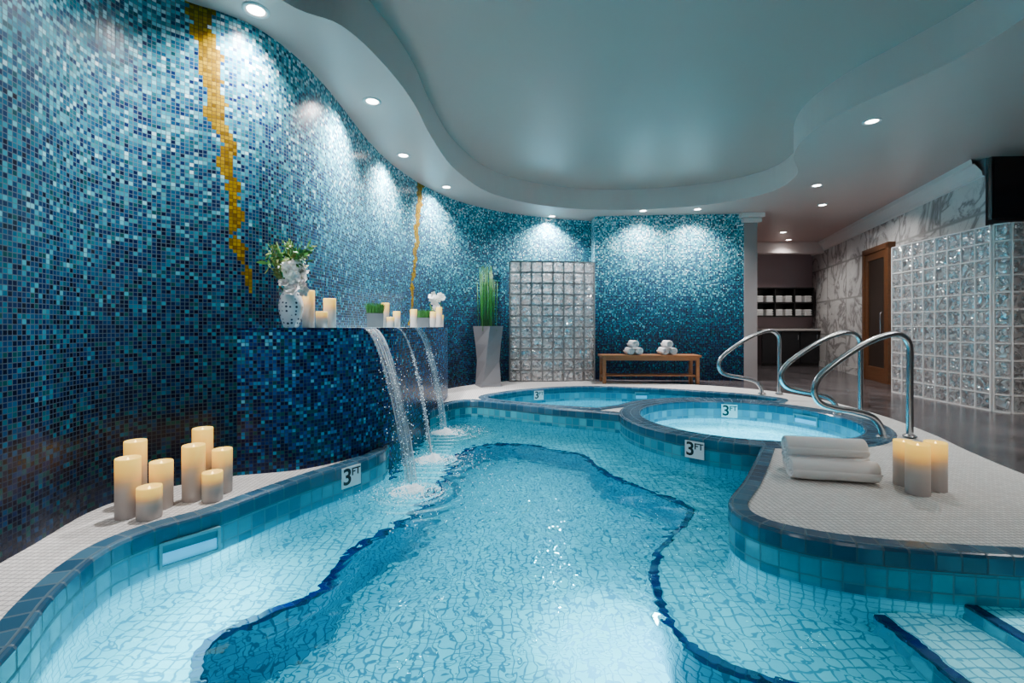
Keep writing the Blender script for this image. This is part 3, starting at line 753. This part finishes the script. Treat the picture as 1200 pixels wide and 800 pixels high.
# ------------------------------------------------------------------ bench
be = tag(empty('wooden_bench', (2.41, 8.30, 0), -.03), 'low slatted reddish wooden bench with lower shelf', 'bench')
box('seat', (0, 0, .48), (1.72, .40, .035), m_bwood, be, .006)
for sx in (-1, 1):
    for sy in (-1, 1): box('leg', (sx*.80, sy*.165, .232), (.055, .055, .464), m_bwood, be, .005)
for sy in (-1, 1): box('apron', (0, sy*.175, .435), (1.60, .022, .06), m_bwood, be, .004)
for k in range(4): box('shelf_slat', (0, -.12+k*.08, .14), (1.58, .06, .02), m_bwood, be, .004)
for sx in (-1, 1): box('cross_bar', (sx*.80, 0, .115), (.04, .30, .03), m_bwood, be, .003)

# ------------------------------------------------------------------ glass block walls
def block_wall(pts, rows, bs, lab, z0=0, mg=None, mm=None, jw=.016):
    pts = [Vector(p) for p in pts]
    e = tag(empty('glass_block_wall', (pts[0].x, pts[0].y, 0)), lab, 'glass block wall')
    o0 = pts[0]; Gm = Acc(); Mo = Acc()
    def bar(c, tx, lx, ly, lz):
        n_ = Vector((-tx.y, tx.x)); vs = []
        for a in (-1, 1):
            for b in (-1, 1):
                for d in (-1, 1): q_ = Vector((c[0], c[1]))+tx*a*lx/2+n_*b*ly/2; vs.append((q_.x-o0.x, q_.y-o0.y, c[2]+d*lz/2))
        Mo.add(vs, [(0, 1, 3, 2), (4, 6, 7, 5), (0, 4, 5, 1), (2, 3, 7, 6), (0, 2, 6, 4), (1, 5, 7, 3)])
    for i in range(len(pts)-1):
        a, b = pts[i], pts[i+1]; L_ = (b-a).length; tx = (b-a)/L_; n_ = Vector((-tx.y, tx.x))
        for r in range(rows+1): bar(((a.x+b.x)/2, (a.y+b.y)/2, z0+r*bs+.006), tx, L_, .075, jw)
        for r in range(rows):
            for sd in (-1, 1):
                g_ = 10; vs = []
                for u in range(g_+1):
                    for w_ in range(g_+1):
                        fu, fw = u/g_, w_/g_
                        e1 = 1-abs(2*fu-1)**4; e2 = 1-abs(2*fw-1)**4; m_ = min(e1, e2)
                        ins = .030*m_ - .020*max(0, 1-((2*fu-1)**2+(2*fw-1)**2)*1.6)
                        q_ = a+tx*(.006+(L_-.012)*fu)+n_*sd*(.018+ins)
                        vs.append((q_.x-o0.x, q_.y-o0.y, z0+r*bs+.012+(bs-.012)*fw))
                Gm.add(vs, [(u*(g_+1)+w_, (u+1)*(g_+1)+w_, (u+1)*(g_+1)+w_+1, u*(g_+1)+w_+1) for u in range(g_) for w_ in range(g_)])
    for i, a in enumerate(pts):
        tx = (pts[min(i+1, len(pts)-1)]-pts[max(i-1, 0)]).normalized(); bar((a.x, a.y, z0+rows*bs/2), tx, jw, .075, rows*bs)
    Mo.obj('mortar_grid', mm or m_mortar, e, False); Gm.obj('glass_blocks', mg or m_gblock, e, True)
    return e
def resample(Pp, n):
    s = arclen(Pp); out = []
    for k in range(n+1):
        t_ = s[-1]*k/n
        for i in range(len(Pp)-1):
            if s[i+1] >= t_-1e-9: out.append(Pp[i].lerp(Pp[i+1], (t_-s[i])/(s[i+1]-s[i]))); break
    return out
block_wall(resample(catmull([(-.04, 8.46), (.4, 8.45), (.95, 8.50), (1.50, 8.62)], 8), 8), 11, .196, 'curved screen of clear wavy glass blocks', jw=.022)
block_wall(resample([Vector((5.78, 7.1)), Vector((5.66, 5.52))], 8), 11, .198, 'freestanding wall of clear glass blocks near the marble', mg=m_gblock2, mm=m_mortar2, jw=.012)
block_wall(resample(catmull([Vector((5.655, 5.50)), Vector((5.70, 5.42)), Vector((5.82, 5.38)), Vector((7.24, 5.36))], 8), 9), 11, .198, 'glass block wall returning around the corner', mg=m_gblock2, mm=m_mortar2, jw=.012)

# ------------------------------------------------------------------ door in marble wall
mt = (Vector((7.93, 12.4))-Vector((5.80, 5.75))).normalized(); ang = atan2(mt.y, mt.x)
def mpt(y): return Vector((5.80+(y-5.75)*mt.x/mt.y, y))
dc = mpt(8.48)
de = empty('door_1', (dc.x-.02, dc.y+.006, 0), ang); de['kind'] = 'structure'; de['label'] = 'wooden framed glass door set in the marble wall'; de['category'] = 'door'
dw, dh = 1.0, 2.42
box('frame_post', (-dw/2, .03, dh/2), (.09, .12, dh), m_dwood, de, .006); box('frame_post', (dw/2, .03, dh/2), (.09, .12, dh), m_dwood, de, .006)
box('frame_head', (0, .03, dh-.03), (dw+.09, .12, .10), m_dwood, de, .006)
m_dglass = simple('smoked_door_glass', (.03, .02, .015), .3, Specular_IOR_Level=.2)
box('door_glass', (0, .04, 1.18), (.70, .02, 2.1), m_dglass, de)
for c_, s_ in (((-.40, .045, 1.17), (.12, .05, 2.34)), ((.40, .045, 1.17), (.12, .05, 2.34)), ((0, .045, .13), (.70, .05, .26)), ((0, .045, 2.28), (.70, .05, .14))):
    box('door_leaf_rail', c_, s_, m_dwood, de, .004)
vs, fs = tube_data([(-.36, .11, .85), (-.36, .13, .88), (-.36, .13, 1.22), (-.36, .11, 1.25)], .012, 8); mesh('door_handle', vs, fs, m_steel, None, de, True)

tv = tag(empty('television', (6.15, 5.50, 2.62), -.05), 'black flat television mounted high by the marble corner', 'television')
box('casing', (0, 0, 0), (1.05, .05, .74), m_black, tv, .01); box('screen', (0, -.027, 0), (1.0, .004, .68), simple('dark_screen', (.006, .006, .008), .1), tv)
box('wall_bracket', (0, .12, 0), (.2, .2, .2), m_black, tv)

# ------------------------------------------------------------------ hall cabinets
cb = tag(empty('base_cabinet', (6.98, 12.08, 0)), 'dark low cabinet with doors along the passage wall', 'cabinet')
box('body', (0, 0, .44), (1.44, .6, .88), m_dark, cb)
for k in range(3):
    box('door', (-.48+k*.48, -.31, .46), (.46, .02, .78), m_black, cb, .004)
    box('door_handle', (-.48+k*.48+.18, -.33, .72), (.015, .02, .12), m_steel, cb)
tag(box('countertop', (6.98, 12.05, .91), (1.48, .68, .05), m_counter, None, .005), 'pale stone worktop on the dark cabinet', 'worktop')
ub = tag(empty('wall_cabinet', (7.0, 12.2, 1.25)), 'open dark wall shelf unit holding folded towels', 'cabinet')
box('back_panel', (0, .17, .37), (1.5, .02, .74), m_dark, ub)
for z in (0, .35, .73): box('shelf', (0, 0, z), (1.5, .34, .025), m_dark, ub)
for x in (-.74, -.25, .25, .74): box('divider', (x, 0, .365), (.025, .34, .73), m_dark, ub)
def fold(w, d_, h):
    A = Acc()
    for k in range(3):
        bm = bmesh.new(); bmesh.ops.create_cube(bm, size=1)
        for v_ in bm.verts: v_.co = Vector((v_.co.x*w*(1-.02*k), v_.co.y*d_, v_.co.z*h/3*.94+h/6+k*h/3))
        bmesh.ops.bevel(bm, geom=bm.edges[:], offset=h*.12, segments=2, affect='EDGES')
        bm.verts.index_update(); A.add([tuple(v_.co) for v_ in bm.verts], [tuple(v_.index for v_ in f.verts) for f in bm.faces]); bm.free()
    me = bpy.data.meshes.new('folded_towel'); me.from_pydata(A.v, [], A.f); me.materials.append(m_towel); return me
ft = fold(.19, .26, .17)
for zi in (.0125, .3625):
    for x in (-.62, -.37, -.12, .12, .37, .62):
        o = bpy.data.objects.new('folded_towel', ft); o.location = (7.0+x, 12.18, 1.25+zi); link(o); tag(o, 'stack of folded white towel on a dark shelf', 'towel', 'folded towels on the passage shelf')

# ------------------------------------------------------------------ downlights
def downlight(x, y, power, aim=(0, 0), ang=95, col=(1, .97, .93), blend=1.0, z=H):
    e = tag(empty('recessed_downlight', (x, y, z)), 'round recessed ceiling downlight with white trim ring', 'light fixture', 'recessed ceiling downlights')
    lathe('trim_ring', [(.082, 0), (.082, -.006), (.07, -.009), (.056, -.006), (.052, .0)], m_white, 28, e)
    lathe('lens', [(0, -.003), (.053, -.003)], m_lens, 24, e)
    l = bpy.data.lights.new('downlight_lamp', 'SPOT'); l.energy = power; l.color = col; l.spot_size = radians(ang); l.spot_blend = blend; l.shadow_soft_size = .05
    o = bpy.data.objects.new('downlight_lamp', l); o.location = (x, y, z-.03)
    o.rotation_euler = Vector((aim[0], aim[1], -1)).to_track_quat('-Z', 'Y').to_euler(); link(o)
wc = (1.0, .96, .96)
downlight(-1.67, 3.06, 390, (-.08, .05), 130, col=wc)
downlight(-1.28, 4.30, 580, (-.22, .0), 128, col=wc)
downlight(-1.31, 5.66, 540, (-.18, .05), 128, col=wc)
downlight(-.97, 6.95, 400, (-.22, .15), 130, col=wc)
downlight(-1.9, 1.9, 65, (-.10, .1), 135, col=wc)
downlight(-1.75, .6, 20, (-.15, .2), 110, col=wc)  # added fill light, outside the view
downlight(2.34, 8.38, 310, (0, .12), 130, col=wc)
downlight(3.27, 8.27, 310, (0, .12), 130, col=wc)
downlight(.75, 8.80, 800, (0, -.12), 140, col=wc)  # added to backlight the glass block screen
downlight(3.62, 4.72, 170, ang=120)
downlight(4.46, 6.87, 140, (.2, 0), ang=130)
downlight(5.28, 7.98, 200, (.35, 0), ang=130)
downlight(5.95, 10.3, 130, (.2, 0), ang=130)
downlight(6.6, 11.2, 60, (0, .1), ang=130)
downlight(4.8, 3.0, 220, (.05, .2), ang=130); downlight(3.9, 1.0, 90, (-.2, .3), ang=130)  # second one is added fill, outside the view
downlight(6.25, 6.5, 220, (-.1, 0), ang=140)  # added behind the glass blocks for a translucent glow
downlight(-1.0, -1.0, 40, (.1, .6), ang=130); downlight(1.5, -1.1, 70, (.0, .6), ang=130)  # unseen pair added behind the camera as general fill

def area(name, loc, sx, sy, power, rot=(0, 0, 0), col=(.26, .91, 1)):
    l = bpy.data.lights.new(name, 'AREA'); l.shape = 'RECTANGLE'; l.size = sx; l.size_y = sy; l.energy = power; l.color = col
    o = bpy.data.objects.new(name, l); o.location = loc; o.rotation_euler = rot; link(o); return o
area('pool_glow_fill', (-.1, 2.9, ZW-.02), 1.7, 4.2, 36)  # added sheet of light under the surface for an even water glow
area('pool_glow_fill', (-1.40, 2.1, ZW-.02), .25, 1.0, 14, col=(.45, .95, 1))  # added fill brightening the water along the left wall
area('pool_glow_fill', (1.0, 2.1, ZW-.02), .3, .8, 2)
area('pool_glow_fill', (1.95, 1.2, ZW-.012), .75, 1.5, 4, col=(.75, .96, 1))  # added fill to brighten the entry steps
area('tub_glow_fill', (SC.x, SC.y, -.22), 1.3, 1.3, 80, col=(.4, .95, 1))  # added fill under the surface, makes the tub water glow
area('tub_glow_fill', (1.3, 6.75, ZW-.02), 2.4, .9, 34)
l = bpy.data.lights.new('pool_lamp_beam', 'SPOT'); l.energy = 260; l.spot_size = radians(105); l.spot_blend = 1; l.color = (1, 1, 1); l.shadow_soft_size = .15
o = bpy.data.objects.new('pool_lamp_beam', l); o.location = (.56, 2.34, -.60); o.rotation_euler = Vector((-.04, .06, -.48)).to_track_quat('-Z', 'Y').to_euler(); link(o)

w = bpy.data.worlds.new('World'); scene.world = w; w.use_nodes = True
w.node_tree.nodes['Background'].inputs[0].default_value = (.05, .08, .1, 1); w.node_tree.nodes['Background'].inputs[1].default_value = .3

cam = bpy.data.cameras.new('camera'); cam.lens = 16.5; cam.sensor_width = 36; cam.shift_y = -.015; cam.clip_start = .05
co = bpy.data.objects.new('camera', cam); co.location = (0, 0, 1.0); co.rotation_euler = (pi/2, 0, 0); link(co)
scene.camera = co
